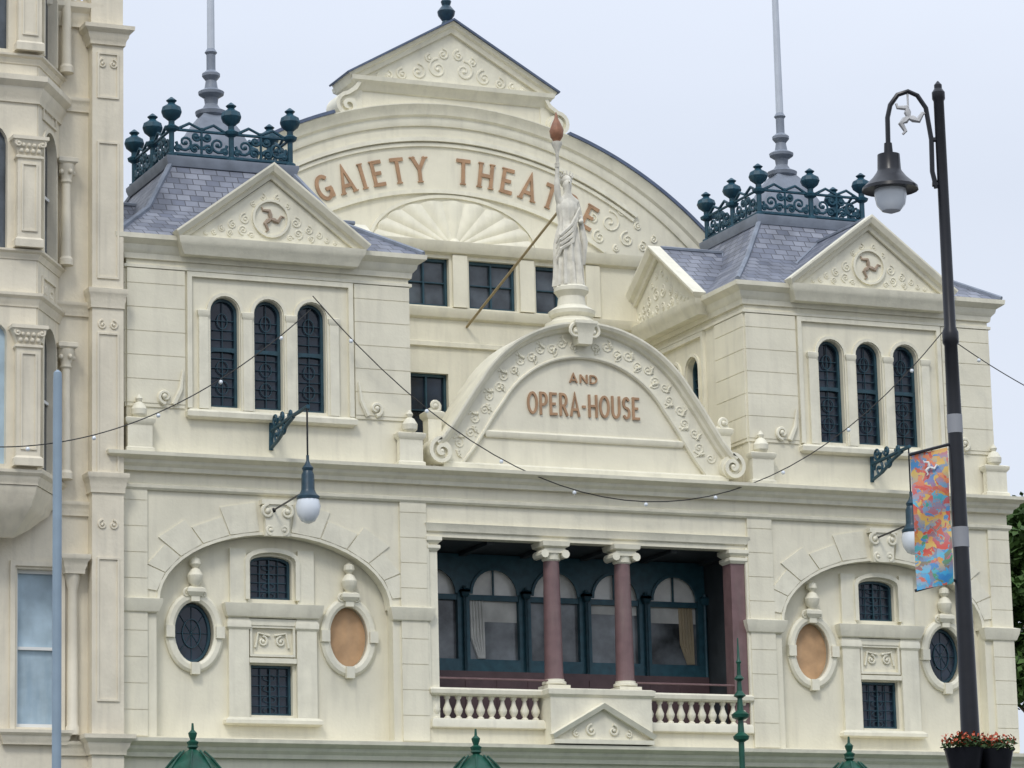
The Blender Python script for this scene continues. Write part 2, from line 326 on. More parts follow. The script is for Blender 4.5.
        if boarded:
            pb=MB(T(tx)).plate(ell(s*1.67,10.87,.425,.625),[],.4,.45).build('boarded_panel',TAN,w); pb['label']='tan board covering the oval opening'
        else:
            MB(T(tx)).plate(ell(s*1.67,10.87,.425,.625),[],.47,.5).build('pane',GLASS,w)
            m=MB(T(tx)); c=s*1.67
            m.sweep(ell(c,10.87,.40,.60),[(0,.42),(.05,.42),(.05,.47),(0,.47)],True)
            m.sweep(ell(c,10.87,.2,.3,20),[(0,.43),(.016,.43),(.016,.468),(0,.468)],True)
            for a in range(0,180,45): m.tube([(c-.4*cos(math.radians(a)),.455,10.87-.6*sin(math.radians(a))),(c+.4*cos(math.radians(a)),.455,10.87+.6*sin(math.radians(a)))],.007,4)
            m.build('glazing_bars',TEAL,w)
for x0,x1 in ((.02,.75),(5.86,6.66),(14.1,14.9),(20.02,20.76)):
    MB().mold(x0,x1,-.062,.0,[(0,11.2),(.03,11.22),(.08,11.36),(.1,11.47),(0,11.5)]).build('impost_band',CREAM2,th_)
# cornices
mb=MB(); mb.mold(0.0,20.76,-.06,.3,corn(8.3,8.67,1.15)); mb.build('lower_cornice',CREAM2,th_)
mb=MB(); mb.mold(0.0,20.76,-.06,.5,corn(14.08,14.44,1.1)); mb.build('main_cornice',CREAM2,th_)
mb=MB(); mb.mold(0.0,20.76,-.06,-.003,[(0,13.70),(.04,13.74),(.05,13.8),(0,13.82)]); mb.build('string_moulding',CREAM2,th_)
mb=MB(); mb.mold(CX-3.72,CX+3.72,-.02,-.001,[(0,13.1),(.03,13.12),(.05,13.22),(.08,13.28),(0,13.3)]); mb.build('architrave',CREAM2,th_)
# ---- loggia
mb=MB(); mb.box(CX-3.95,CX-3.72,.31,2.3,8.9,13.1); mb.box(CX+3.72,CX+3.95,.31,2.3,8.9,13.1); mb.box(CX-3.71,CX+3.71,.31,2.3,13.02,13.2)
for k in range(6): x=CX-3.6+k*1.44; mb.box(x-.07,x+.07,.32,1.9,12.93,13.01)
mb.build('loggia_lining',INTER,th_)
MB().box(CX-3.71,CX+3.71,.305,2.3,8.7,9.0).build('loggia_floor',PAVE,th_)
hs=[];
for k in range(-2,3): hs.append(archo(CX+.06+k*1.44-.58,CX+.06+k*1.44+.58,10.72,12.72,.58,14))
mb=MB(); mb.plate(rect(CX-3.7,CX+3.7,9.02,13.0),hs,2.0,2.12)
for k in range(-2,3):
    x=CX+.06+k*1.44; mb.sweep(arc(x,12.14,.58,.58,0,180,14),[(0,1.95),(.06,1.95),(.06,1.999),(0,1.999)])
    for q in (-.72,.72): mb.tube([(x+q,1.94,9.1),(x+q,1.94,12.3)],.04,8); mb.mold(x+q-.06,x+q+.06,1.88,1.999,[(0,12.05),(.04,12.15),(.04,12.2),(0,12.24)])
    mb.box(x-.57,x+.57,2.02,2.1,12.0,12.12); mb.box(x-.015,x+.015,2.03,2.09,12.12,12.7)
scr=mb.build('loggia_screen',TEALB,th_)
m=MB().box(CX-3.69,CX+3.69,1.9,1.93,9.02,10.45)
for k in range(10): m.box(CX-3.6+k*.73,CX-3.02+k*.73,1.88,1.899,9.3,10.3)
m.build('dado_panel',DADO,scr)
for k in range(-2,3):
    x=CX+.06+k*1.44
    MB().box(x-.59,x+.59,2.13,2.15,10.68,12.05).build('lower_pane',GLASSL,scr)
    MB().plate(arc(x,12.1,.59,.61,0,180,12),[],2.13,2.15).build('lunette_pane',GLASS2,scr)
    if k in (-1,1,2):
        b0=(11.55,11.8,11.65)[(-1,1,2).index(k)]; MB().box(x-.57,x+.57,2.122,2.127,b0,12.0).build('pane_reflection_panel',REFLCURT,scr)  # added pale panel before the pane, imitates a reflection in the glass
for k0 in (3.12,-1.9):
    m=MB()
    for k in range(5): m.tube([(CX+k0+k*.07,2.11,12.0),(CX+k0+.02+k*.07,2.11,11.2),(CX+k0+.18+k*.03,2.11,10.75)],.035)
    m.build('curtain',GOLD if k0>0 else REFLCURT,scr)
for s in (-1,1):                                                      # columns and side piers
    x=CX+s*.83
    c=MB().lathe(x,.17,[(.21,10.08),(.2,10.2),(.19,11.2),(.17,12.62)],20).build('column',MAROON,th_)
    MB().mold(x-.2,x+.2,-.03,.37,[(.06,9.85),(.06,9.95),(0,9.96)]).lathe(x,.17,[(.2,9.95),(.26,9.98),(.26,10.03),(.22,10.05),(.22,10.085)],20).build('column_base',CREAM2,c)
    m=MB().lathe(x,.17,[(.17,12.6),(.2,12.63),(.2,12.68),(.22,12.78)],16).mold(x-.22,x+.22,-.05,.39,[(0,12.86),(.08,12.9),(.1,13.0)])
    m.box(x-.24,x+.24,-.06,.36,12.76,12.86)
    for q in (-1,1): m.M=T(x+q*.24,0,12.74); m.tube([(0,-.08,0),(0,.4,0)],.09,10)
    m.build('column_capital',CREAM2,c)
    x0,x1=sorted((CX+s*(3.5 if s<0 else 3.36),CX+s*3.69))
    c=MB().box(x0,x1,.02,.4,9.0,12.72).build('side_pier',CREAM2 if s<0 else MAROON,th_)
    MB().mold(x0,x1,.0,.41,[(0,12.7),(.05,12.76),(.05,12.82),(.0,12.84),(.08,12.92),(.08,13.0)]).build('pier_capital',CREAM2,c)
for a,b in ((-3.95,-3.705),(3.705,3.9)): MB().box(CX+a,CX+b,-.03,-.001,9.0,13.05).build('loggia_jamb',CREAM2,th_)
pr=[(.075,9.19),(.075,9.23),(.04,9.26),(.085,9.34),(.095,9.4),(.05,9.52),(.038,9.6),(.065,9.63),(.075,9.69)]
for s in (-1,1):
    x0,x1=sorted((CX+s*1.2,CX+s*3.69))
    bal=MB().mold(x0,x1,-.05,.19,[(0,9.68),(.05,9.72),(.06,9.8),(.02,9.84)]).build('balustrade',CREAM2,th_)
    MB().mold(x0,x1,-.08,.22,[(.0,9.0),(.03,9.02),(.03,9.14),(0,9.2)]).build('plinth',CREAM2,bal)
    for k in range(10): MB().lathe(CX+s*(1.32+k*.25),.07,pr,10).build('baluster',CREAM2,bal)
    MB().tube([(CX+s*3.68,.05,10.05),(CX+s*1.03,.05,10.05)],.022).build('handrail',MAROON,bal)
mb=MB().mold(CX-1.17,CX+1.17,-.38,.25,[(0,8.68),(0,9.66),(.06,9.72),(.07,9.82),(0,9.85)])
mb.sweep([(CX-1.15,8.78),(CX,9.42),(CX+1.15,8.78)],[(0,-.5),(.1,-.55),(.12,-.38),(0,-.38)])
mb.box(CX-1.15,CX+1.15,-.5,-.38,8.68,8.77)
mb.M=T(CX)
for s in (-1,1): scroll(mb,s*.25,8.97,.13,1.2,90,-s,-.4,.03); scroll(mb,s*.6,8.9,.08,1.2,90,-s,-.4,.025)
mb.build('balcony_pedestal',CREAM2,th_)
# ---- towers
def relief(mb,y,zc,k,ring=True):          # roundel with scrolls either side
    if ring: mb.sweep(ell(0,zc,.44*k,.44*k,24),[(0,y-.06),(-.05,y-.06),(-.05,y),(0,y)],True)
    else:
        for s in (-1,1): scroll(mb,s*.2*k,zc+.05*k,.2*k,1.5,90,-s,y-.005,.028*k); scroll(mb,s*.18*k,zc-.35*k,.13*k,1.4,-90,s,y-.005,.024*k)
    for s in (-1,1):
        for (dx,dz,r,a,h) in ((.68,-.05,.15,90,-s),(.74,-.34,.13,-90,s),(1.02,-.22,.12,90,-s),(1.08,-.44,.09,-90,s),(1.3,-.34,.09,90,-s),(1.5,-.46,.07,90,-s),(1.72,-.5,.05,90,-s),(.52,-.46,.08,0,s)): scroll(mb,s*dx*k,zc+dz*k,r*k,1.5,a if a in (90,-90) else (0 if s>0 else 180),h,y-.005,.024*k)
    for s in (-1,1): scroll(mb,s*.2*k,zc+.55*k,.1*k,1.1,90,s,y-.005,.024*k); scroll(mb,s*.45*k,zc+.35*k,.08*k,1.2,90,-s,y-.005,.022*k)
def triskele(mb,y,cx,cz,r,w=1):
    for i in range(3):
        a=math.radians(100+120*i); k=(cx+.62*r*cos(a),cz+.62*r*sin(a)); b=a+1.35
        ft=(k[0]+.55*r*cos(b),k[1]+.55*r*sin(b)); g=b-1.3; to=(ft[0]+.25*r*cos(g),ft[1]+.25*r*sin(g))
        mb.tube([(cx,y,cz),((cx+k[0])/2,y,(cz+k[1])/2),(k[0],y,k[1]),(ft[0],y,ft[1]),(to[0],y,to[1])],[r*.1*w,r*.17*w,r*.14*w,r*.09*w,r*.06*w],6)
for tx0 in TX:
    tx=tx0-.07
    M0=T(tx); ML=T(tx-3.1,TY)@RZ(-90); MR=T(tx+3.1,TY)@RZ(90)
    FX=(-.99,-.04,.91); SX=(-.75,.2,1.15)
    lanc=lambda c:[archo(x-.31,x+.31,15.5,17.82,.31,10) for x in c]
    mb=MB(M0); mb.plate(rect(-3.1,3.1,14.40,18.52),lanc(FX),0,.3)
    for s in (-1,1):
        a,b=sorted((s*1.86,s*3.1)); mb.box(a+.004,b-.004,-.03,-.001,15.42,18.3)
        for k in range(6):
            z=15.5+k*.5; mb.box(a,b,-.045,-.0005,z,min(z+.482,18.3))
    for m_ in (ML,MR):
        mb.M=m_; mb.plate(rect(-3.44,3.75-.31,14.4,18.52),lanc(SX),0,.3)
        mb.box(2.354,3.738,-.03,-.001,15.42,18.3)
        for k in range(6):
            z=15.5+k*.5; mb.box(2.35,3.742,-.045,-.0005,z,min(z+.482,18.3))
    mb.M=M0; mb.box(-3.1,3.1,7.2,7.5,14.4,18.52); mb.box(-2.8,2.8,.31,7.19,18.3,18.5)
    tw=mb.build('tower_wall',CREAM,th_)
    mb=MB(M0); mb.mold(-3.1,3.1,0,7.5,corn(18.5,19.0,.92)); mb.mold(-3.1,3.1,0,7.5,[(0,18.3),(.06,18.32),(.06,18.38),(0,18.4)])
    mb.build('eaves_cornice',CREAM2,tw)
    for mm in (M0,ML,MR):
        front=mm is M0; xs=FX if front else SX
        mb=MB(mm)
        mb.mold(-1.78,1.78,-.10,-.001,[(0,15.22),(.07,15.26),(.08,15.36),(0,15.42)])
        mb.sweep([(-1.72,15.44),(-1.72,18.2),(1.72,18.2),(1.72,15.44)],[(0,-.08),(.1,-.08),(.1,-.001),(0,-.001)])
        for x in xs:
            mb.sweep([(x-.33,15.44),(x-.33,17.5)]+arc(x,17.51,.33,.33,180,0,10)+[(x+.33,15.44)],[(0,-.05),(.07,-.05),(.07,-.001),(0,-.001)])
        if front:
            for x in (-1.47,-.515,.435,1.39): mb.box(x-.1,x+.1,-.08,-.002,15.44,17.4); mb.mold(x-.1,x+.1,-.08,-.002,[(0,17.36),(.03,17.42),(.03,17.5),(0,17.52)])
        mb.build('window_surround',CREAM2,tw)
        for x in xs:
            m=MB(mm).plate(archo(x-.31,x+.31,15.5,17.82,.31,10),[archo(x-.25,x+.25,15.56,16.7,.02,4),archo(x-.25,x+.25,16.78,17.76,.25,10)],.14,.22)
            for q in range(5): m.box(x-.25,x+.25,.16,.2,15.75+q*.2,15.76+q*.2)
            for q in range(3): m.box(x-.25,x+.25,.16,.2,16.95+q*.2,16.96+q*.2)
            for q in range(2): m.sweep(ell(x,15.95+q*.42,.13,.15,12),[(0,.165),(.012,.165),(.012,.195),(0,.195)],True)
            m.box(x-.006,x+.006,.163,.198,15.56,17.74); m.sweep(ell(x,17.35,.12,.17,14),[(0,.165),(.016,.165),(.016,.195),(0,.195)],True)
            w=m.build('arched_window',TEAL,th_); MB(mm).box(x-.3,x+.3,.225,.24,15.51,17.8).build('pane',GLASS,w)
        # pediment, projecting a little in front of the tower face
        c0=-.06 if front else .1; hw=1.85 if front else 2.0; P=mm@T(c0,-.2); m=MB(P)
        m.plate([(-hw,18.95),(hw,18.95),(0,20.33)],[],-.06,1.5)
        m.mold(-hw-.05,hw+.05,-.12,.19,[(0,18.60),(.03,18.66),(.09,18.78),(.13,18.84),(.15,18.96),(0,18.98)])
        m.sweep([(-hw-.17,18.90),(0,20.42),(hw+.17,18.90)],[(-.06,-.06),(-.06,-.14),(.02,-.17),(.05,-.27),(.15,-.34),(.19,-.34),(.19,-.02),(-.06,-.02)])
        relief(m,-.06,19.5,.82,front); 
        m.build('pediment',CREAM2,tw)
        if front:
            m=MB(P); triskele(m,-.08,0,19.5,.27,1.15); m.build('emblem',EMB,tw)
    TL=21.3 if tx<10 else 21.12
    mb=MB(M0)
    rr=[[(-3.36,-.26),(3.36,-.26),(3.36,7.76),(-3.36,7.76)],[(-2.15,1.55),(2.15,1.55),(2.15,5.95),(-2.15,5.95)],[(-1.35,2.4),(1.35,2.4),(1.35,5.1),(-1.35,5.1)]]
    zs=(18.99,20.0,TL)
    # the eaves ring is cut back under the pediments so the hip slope starts just behind them
    mb.loft([[(x,y,z) for x,y in r] for r,z in zip(rr,zs)])
    mb.M=M0@T(-.06); mb.loft([[(-2.06,-.20,18.99),(0,-.20,20.60),(2.06,-.20,18.99)],[(-2.06,.6,18.99),(0,2.05,20.60),(2.06,.6,18.99)]])
    for mm in (ML,MR):
        mb.M=mm@T(.1); mb.loft([[(-2.2,-.20,18.99),(0,-.20,20.60),(2.2,-.20,18.99)],[(-2.2,.6,18.99),(0,1.45,20.60),(2.2,.6,18.99)]])
    rf=mb.build('tower_roof',SLATE,th_,smooth=False)
    mb=MB(M0)
    for i in range(4): mb.tube([(rr[k][i][0],rr[k][i][1],zs[k]+.02) for k in range(3)],.06)
    mb.tube([(-.06,-.2,20.62),(-.06,2.05,20.62)],.05)
    for s in (-1,1): mb.tube([(s*1.9-.06,.75,19.15),(-.06,2.05,20.60)],.04)
    for s in (-1,1):
        mb.tube([(s*3.3,TY-.1,20.62),(s*1.7,TY-.1,20.62)],.05)
        for q in (-1,1): mb.tube([(s*2.5,TY-.1+q*2.1,19.1),(s*1.7,TY-.1,20.6)],.04)
    mb.build('lead_hips',LEAD,rf)
    MB(M0).mold(-1.4,1.4,2.35,5.15,[(-.1,TL-.15),(.05,TL-.1),(.10,TL+.05),(.10,TL+.12),(0,TL+.14)]).build('roof_platform',LEAD,rf)
    # cresting
    zb=TL+.12
    cr=MB(M0); ring=[(-1.35,2.4),(1.35,2.4),(1.35,5.1),(-1.35,5.1)]
    for i in range(4):
        a=Vector(ring[i]);b=Vector(ring[(i+1)%4])
        d=(b-a).normalized(); ang=math.degrees(math.atan2(d.y,d.x)); mm=M0@T(a.x,a.y)@RZ(ang); cr.M=mm
        for h,r_b in ((.08,.04),(.62,.035)): cr.tube([(0,0,zb+h),(2.7,0,zb+h)],r_b)
        for h in (0,1.35):
            cr.tube([(h+.1,0,zb+.62),(h+.4,0,zb+.78),(h+.675,0,zb+.66),(h+.95,0,zb+.78),(h+1.25,0,zb+.62)],.035)
            for (x,z,r,st,hd) in ((.3,.35,.2,180,1),(1.05,.35,.2,0,-1),(.52,.22,.11,0,1),(.83,.22,.11,180,-1),(.55,.5,.1,0,-1),(.8,.5,.1,180,1),(.14,.2,.08,0,1),(1.2,.2,.08,180,-1)): scroll(cr,h+x,zb+z,r,1.4,st,hd,0,.037,16)
            cr.tube([(h+.675,0,zb+.1),(h+.675,0,zb+.7)],.03)
    co=cr.build('roof_cresting',IRON,th_)
    fp=[(.12,0),(.12,.06),(.06,.1),(.06,.55),(.14,.6),(.16,.66),(.07,.72),(.07,.8),(.19,.9),(.23,1.0),(.20,1.1),(.09,1.17),(.07,1.2),(.12,1.25),(.02,1.33)]
    if tx>10: fp=[(r,h*.93) for r,h in fp]
    for (x,y) in ((-1.35,2.4),(0,2.4),(1.35,2.4),(-1.35,3.75),(1.35,3.75),(-1.35,5.1),(0,5.1),(1.35,5.1)):
        MB(M0).lathe(x,y,fp,10,zb).build('cresting_finial',IRON,co)
    MB(M0).mold(-.15,.15,TY-.15,TY+.15,[(.80,zb-.02),(.66,zb+.2),(.52,zb+.6),(.34,zb+1.0),(.2,zb+1.25),(.1,zb+1.38)]).build('roof_spirelet',LEAD,rf)
    nm='left' if tx<10 else 'right'
    fl=empty('flagpole',(tx,TY,zb+1.3),'tall pale pole rising from the %s turret roof, ringed at its foot'%nm,'flagpole','flagpoles on the turret roofs')
    MB().lathe(0,0,[(.09,1.6),(.075,5),(.05,9)],10).build('pole',POLEW,fl)
    MB().lathe(0,0,[(.2,0),(.34,.1),(.36,.18),(.2,.26),(.14,.36),(.16,.5),(.28,.58),(.29,.64),(.15,.72),(.12,.9),(.2,1.0),(.2,1.06),(.1,1.14),(.1,1.5),(.14,1.55),(.08,1.65)],16).build('pole_base',LEAD,fl)
for tx in TX:
    for s in (-1,1):
        x=tx+s*2.95
        m=MB().mold(x-.26,x+.26,-.22,-.06,[(.04,14.44),(.04,14.52),(0,14.55),(0,15.0),(.05,15.06),(.06,15.13),(0,15.16)]).lathe(x,-.14,[(.09,15.15),(.16,15.22),(.17,15.33),(.1,15.45),(.05,15.48),(.08,15.55),(.02,15.64)],12)
        m.build('corner_urn',CREAM2,th_)
        m=MB(T(tx-.07)); scroll(m,s*2.3,15.64,.15,1.3,-90,s,-.08,.045); m.tube([(s*2.12,-.08,15.48),(s*1.97,-.08,15.8),(s*1.92,-.08,16.2)],[.06,.05,.02]); m.build('side_scroll',CREAM2,th_)
# ---- central segmental pediment: round crown whose sides run out tangentially to end scrolls
ZC=14.86; R=2.91
right=[(3.52,14.98),(3.36,15.12),(3.18,15.35),(2.98,15.65),(2.78,15.96),(2.6,16.22)]
cv=right+[(R*cos(math.radians(a)),ZC+R*sin(math.radians(a))) for a in [32+116*i/48 for i in range(49)]]+[(-x,z) for x,z in right[::-1]]
cvw=[(CX+x,z) for x,z in cv]
mb=MB(); mb.plate([(CX+3.52,14.44)]+cvw+[(CX-3.52,14.44)],[],.1,.9)
pd=mb.build('arched_pediment',CREAM,th_)
mb=MB(); 
mb.sweep(cvw[::-1],[(-.74,.1),(-.74,.03),(-.71,.0),(-.68,.0),(-.66,.05),(-.17,.05),(-.15,-.03),(-.10,-.07),(-.07,-.16),(-.01,-.2),(.03,-.2),(.03,.92),(0,.92),(0,.1)])
mb.build('arch_moulding',CREAM2,pd)
MB().mold(CX-2.3,CX+2.3,.06,.1,[(0,15.2),(.03,15.24),(.04,15.32),(0,15.36)]).build('inner_sill',CREAM2,pd)
MB().mold(CX-3.3,CX+3.3,-.02,.1,[(0,14.44),(.05,14.46),(.05,14.58),(0,14.62)]).build('base_moulding',CREAM2,pd)
mb=MB(T(CX)); rnd=random.Random(3)
# garland following the band
pts=[Vector(p) for p in cv]; acc=[0]
for i in range(1,len(pts)): acc.append(acc[-1]+(pts[i]-pts[i-1]).length)
def on(s):
    for i in range(1,len(pts)):
        if acc[i]>=s: break
    t=(s-acc[i-1])/(acc[i]-acc[i-1]); p=pts[i-1].lerp(pts[i],t); d=(pts[i]-pts[i-1]).normalized(); return p,d
s_=.35; k=0
while s_<acc[-1]-.35:
    p,d=on(s_); nrm=Vector((-d.y,d.x)); c=p+nrm*.42; ang=math.degrees(math.atan2(d.y,d.x)); hd=1 if k%2 else -1; sd_=1 if k%2 else -1
    scroll(mb,c.x+nrm.x*.05*sd_,c.y+nrm.y*.05*sd_,.14*rnd.uniform(.85,1.1),1.5,ang+90*sd_,hd,.045,.02,14)
    for q in range(3):
        b=c+d*.17; e=b+nrm*(-sd_)*(.08+.07*q)+d*(.05*q-.05); mb.tube([(b.x,.05,b.y),((b.x+e.x)/2+d.x*.03,.025,(b.y+e.y)/2+d.y*.03),(e.x,.05,e.y)],[.012,.026,.006])
    s_+=.31; k+=1
mb.build('leaf_relief',CREAM2,pd)
for s in (-1,1):
    mb=MB(T(CX))
    q=spiral(s*3.42,14.80,.29,1.6,90,-s,30,.1)[::-1]
    mb.sweep([(a,b) for a,b in q],[(-.04,-.2),(.04,-.2),(.04,.3),(-.04,.3)])
    mb.plate(ell(s*3.42,14.80,.26,.26,20),[],-.12,.28); mb.ball(s*3.42,-.15,14.80,.06)
    mb.build('side_volute',CREAM2,pd)
    mb=MB(T(CX)); mb.mold(s*3.42-.15,s*3.42+.15,.2,.5,[(.03,14.5),(0,14.6),(0,15.55),(.05,15.62),(.06,15.7),(0,15.74)])
    scroll(mb,s*3.42,15.84,.14,1.2,-90,-s,.2,.05,14); mb.tube([(s*3.42,.2,15.7),(s*3.42,.45,15.7)],.13,10)
    mb.build('end_block',CREAM2,pd)
SX_=CX-.07
mb=MB(T(SX_)); mb.mold(-.16,.16,-.24,.1,[(0,17.3),(.02,17.5),(.05,17.66),(.1,17.74),(.1,17.8),(0,17.82)])
for s in (-1,1): scroll(mb,s*.2,17.58,.16,1.4,90,-s,-.22,.045)
mb.build('crown_scroll',CREAM2,pd)
MB().lathe(SX_,.42,[(.56,17.6),(.6,17.78),(.6,17.86),(.5,17.9),(.42,17.98),(.5,18.05),(.52,18.13),(.42,18.2),(.32,18.26),(.29,18.46),(.34,18.54),(.38,18.58),(.38,18.66),(.33,18.7)],24).build('statue_pedestal',CREAM2,pd)
def word(mb,txt,x0,x1,z,h,y,w):
    tot=sum(GL[c][0]+.12 for c in txt)-.12; sx=(x1-x0)/(tot*h); x=x0; M0=mb.M.copy()
    for c in txt: mb.M=M0@T(x,0,z); glyph(mb,c,h,sx,w,y,False); x+=(GL[c][0]+.12)*h*sx
    mb.M=M0
mb=MB(); word(mb,'OPERA-HOUSE',CX-1.33,CX+1.33,15.76,.5,.06,.052); mb.build('lettering',LETTER,pd)
mb=MB(); word(mb,'AND',CX-.34,CX+.34,16.5,.19,.06,.032); mb.build('lettering',LETTER,pd)
# ---- stepped back window wall
YW=4.9
mb=MB(); hs=[rect(CX+k*1.67-.59,CX+k*1.67+.59,19.17,20.3) for k in (-1,0,1)]+[rect(CX+s-.5,CX+s+.5,15.9,17.6) for s in (-1.65,1.65)]
mb.plate(rect(TX[0]+3.06,TX[1]-3.19,14.3,20.6),hs,YW,YW+.3); mb.box(TX[0]+3.06,TX[1]-3.19,YW+.31,7.29,20.4,20.62)
mb.mold(TX[0]+3.06,TX[1]-3.19,YW-.02,YW,[(0,20.38),(.1,20.42),(.18,20.55),(.2,20.66),(0,20.7)])
mb.mold(TX[0]+3.06,TX[1]-3.19,YW-.02,YW,[(0,18.86),(.08,18.9),(.14,19.02),(.15,19.1),(0,19.14)])
mb.mold(TX[0]+3.06,TX[1]-3.19,YW-.02,YW,[(0,18.2),(.05,18.22),(.05,18.32),(0,18.34)])
for k in (-1.5,-.5,.5,1.5): x=CX+k*1.67; mb.box(x-.18,x+.18,YW-.08,YW-.001,19.16,20.38)
up=mb.build('upper_wall',CREAM,th_)
for (x,z0,z1) in [(CX+k*1.67,19.17,20.3) for k in (-1,0,1)]+[(CX+s,15.9,17.6) for s in (-1.65,1.65)]:
    hi=z0>18; ww=.58 if hi else .49
    ho=[rect(x-.52,x-.02,z0+.06,z1-.07),rect(x+.02,x+.52,z0+.06,z1-.07)] if hi else [rect(x-.43,x-.02,z0+.06,z1-.07),rect(x+.02,x+.43,z0+.06,z1-.07)]
    m=MB().plate(rect(x-ww,x+ww,z0,z1),ho,YW+.12,YW+.2)
    m.box(x-ww+.05,x+ww-.05,YW+.13,YW+.19,(z0+z1)/2-.01,(z0+z1)/2+.015)
    w=m.build('casement_window',TEAL,th_); MB().box(x-ww+.01,x+ww-.01,YW+.205,YW+.22,z0+.01,z1-.01).build('pane',GLASSM if hi else GLASS,w)
# ---- great gable
YG=7.3; GC=15.15; GR=9.5
an=math.degrees(math.asin((19.5-GC)/GR))
mb=MB(); mb.plate(arc(CX,GC,GR,GR,an,180-an,60),[],YG,YG+.9)
mb.box(CX-2.35,CX+2.4,YG-.03,YG+.9,24.2,25.02)
gb=mb.build('gable_wall',CREAM,th_)
mb=MB(); ga=arc(CX,GC,GR,GR,180-an,an,80)
mb.sweep(ga,[(-.5,YG),(-.5,YG-.05),(-.42,YG-.08),(-.3,YG-.08),(-.25,YG-.15),(-.12,YG-.19),(-.02,YG-.26),(.0,YG-.26),(0,YG)])
for rr_,pj,wd in ((8.62,.10,.1),(8.5,.05,.08),(7.35,.08,.1)):
    mb.sweep(arc(CX,GC,rr_,rr_,122.5 if rr_<8 else 124,57.5 if rr_<8 else 56,60),[(0,YG),(0,YG-pj),(wd,YG-pj),(wd,YG)])
mb.build('gable_moulding',CREAM2,gb)
a1=math.degrees(math.acos(3.0/GR))
for g0,g1 in ((180-an,180-a1),(a1,an)):
    MB().sweep(arc(CX,GC,GR,GR,g0,g1,40),[(0.003,YG-.3),(.08,YG-.3),(.08,YG+1),(.003,YG+1)]).build('gable_coping',LEADD,gb)
MB().plate(arc(CX,GC,GR-.1,GR-.1,an,180-an,50),[],YG+.91,22).build('auditorium_roof',SLATE,th_)
GX=CX+.06
mb=MB(); mb.mold(GX-2.4,GX+2.4,YG-.05,YG+.9,[(0,24.84),(.05,24.88),(.1,24.98),(.2,25.06),(.22,25.16),(0,25.18)])
mb.plate([(GX-2.45,25.12),(GX+2.45,25.12),(GX,26.5)],[],YG-.02,YG+.9)
mb.sweep([(GX-2.62,25.1),(GX,26.6),(GX+2.62,25.1)],[(-.1,YG-.02),(-.1,YG-.1),(.0,YG-.13),(.04,YG-.2),(.12,YG-.24),(.12,YG+.95),(-.1,YG+.95)])
mb.M=T(GX)
for s in (-1,1):
    for (dx,z,r,h) in ((.34,25.58,.25,-s),(.85,25.46,.2,s),(1.26,25.36,.15,-s),(1.6,25.30,.1,s),(.2,25.95,.14,s),(.55,25.82,.11,-s),(1.85,25.25,.06,-s)): scroll(mb,s*dx,z,r,1.5,90,h,YG-.02,.034)
    q=spiral(s*2.7,24.42,.3,1.5,90,-s,26,.1)[::-1]+[(s*2.5,24.86),(s*2.4,25.02)]
    mb.sweep(q,[(-.045,YG-.2),(.045,YG-.2),(.045,YG+.5),(-.045,YG+.5)]); mb.plate(ell(s*2.7,24.42,.26,.26,18),[],YG-.12,YG+.4); mb.plate([(s*2.3,24.2),(s*2.75,24.2),(s*2.66,24.7),(s*2.45,24.95),(s*2.3,25.0)],[],YG-.06,YG+.45)
pg=mb.build('gable_pediment',CREAM2,gb)
MB().sweep([(GX-2.68,25.12),(GX,26.66),(GX+2.68,25.12)],[(.075,YG-.3),(.12,YG-.3),(.12,YG+1),(.075,YG+1)]).build('pediment_coping',LEADD,gb)
MB().lathe(GX,YG+.2,[(.16,26.72),(.1,26.86),(.2,27.0),(.22,27.1),(.1,27.25),(.13,27.35),(.02,27.55)],12).build('apex_finial',NAVY,gb)
# shell
mb=MB(); nf=11
for k in range(nf):
    a0=PI*k/nf; a1_=PI*(k+1)/nf
    def sp_(a,r,y): return (CX+.05+2.0*r*cos(a),y,21.2+1.1*r*sin(a))
    vs=[];fs=[];ns=6
    for r_i,(r,d) in enumerate(((.14,.0),(.5,.03),(.9,.055),(1.0,.03),(1.02,-.03))):
        for i in range(ns+1):
            t=i/ns; bul=sin(PI*t); vs.append(sp_(a0+(a1_-a0)*t,r+(.04*bul if r_i>2 else 0),YG-.015-d*bul if d>=0 else YG+.03))
    for r_i in range(4):
        for i in range(ns): q=r_i*(ns+1)+i; fs.append((q,q+1,q+ns+2,q+ns+1))
    mb.add(vs,fs)
mb.sweep(arc(CX+.05,21.2,2.14,1.24,180,0,30),[(-.04,YG),(-.04,YG-.05),(.04,YG-.05),(.04,YG)]); mb.ball(CX+.05,YG-.03,21.26,.16)
mb.mold(CX-3,CX+3,YG-.02,YG,[(0,21.0),(.08,21.03),(.1,21.12),(0,21.16)])
mb.M=T(CX)
for s in (-1,1):
    for (dx,z,r,h) in ((4.15,22.15,.28,-s),(4.6,21.75,.2,s),(3.85,21.75,.18,s),(4.5,22.45,.14,s),(5.0,21.6,.14,-s),(3.7,22.2,.12,-s),(3.2,21.6,.14,s),(4.9,22.1,.1,s),(5.3,21.8,.1,-s),(4.3,21.5,.09,s)): scroll(mb,s*dx,z,r,1.5,90,h,YG-.01,.026)
mb.build('shell_relief',CREAM2,gb)
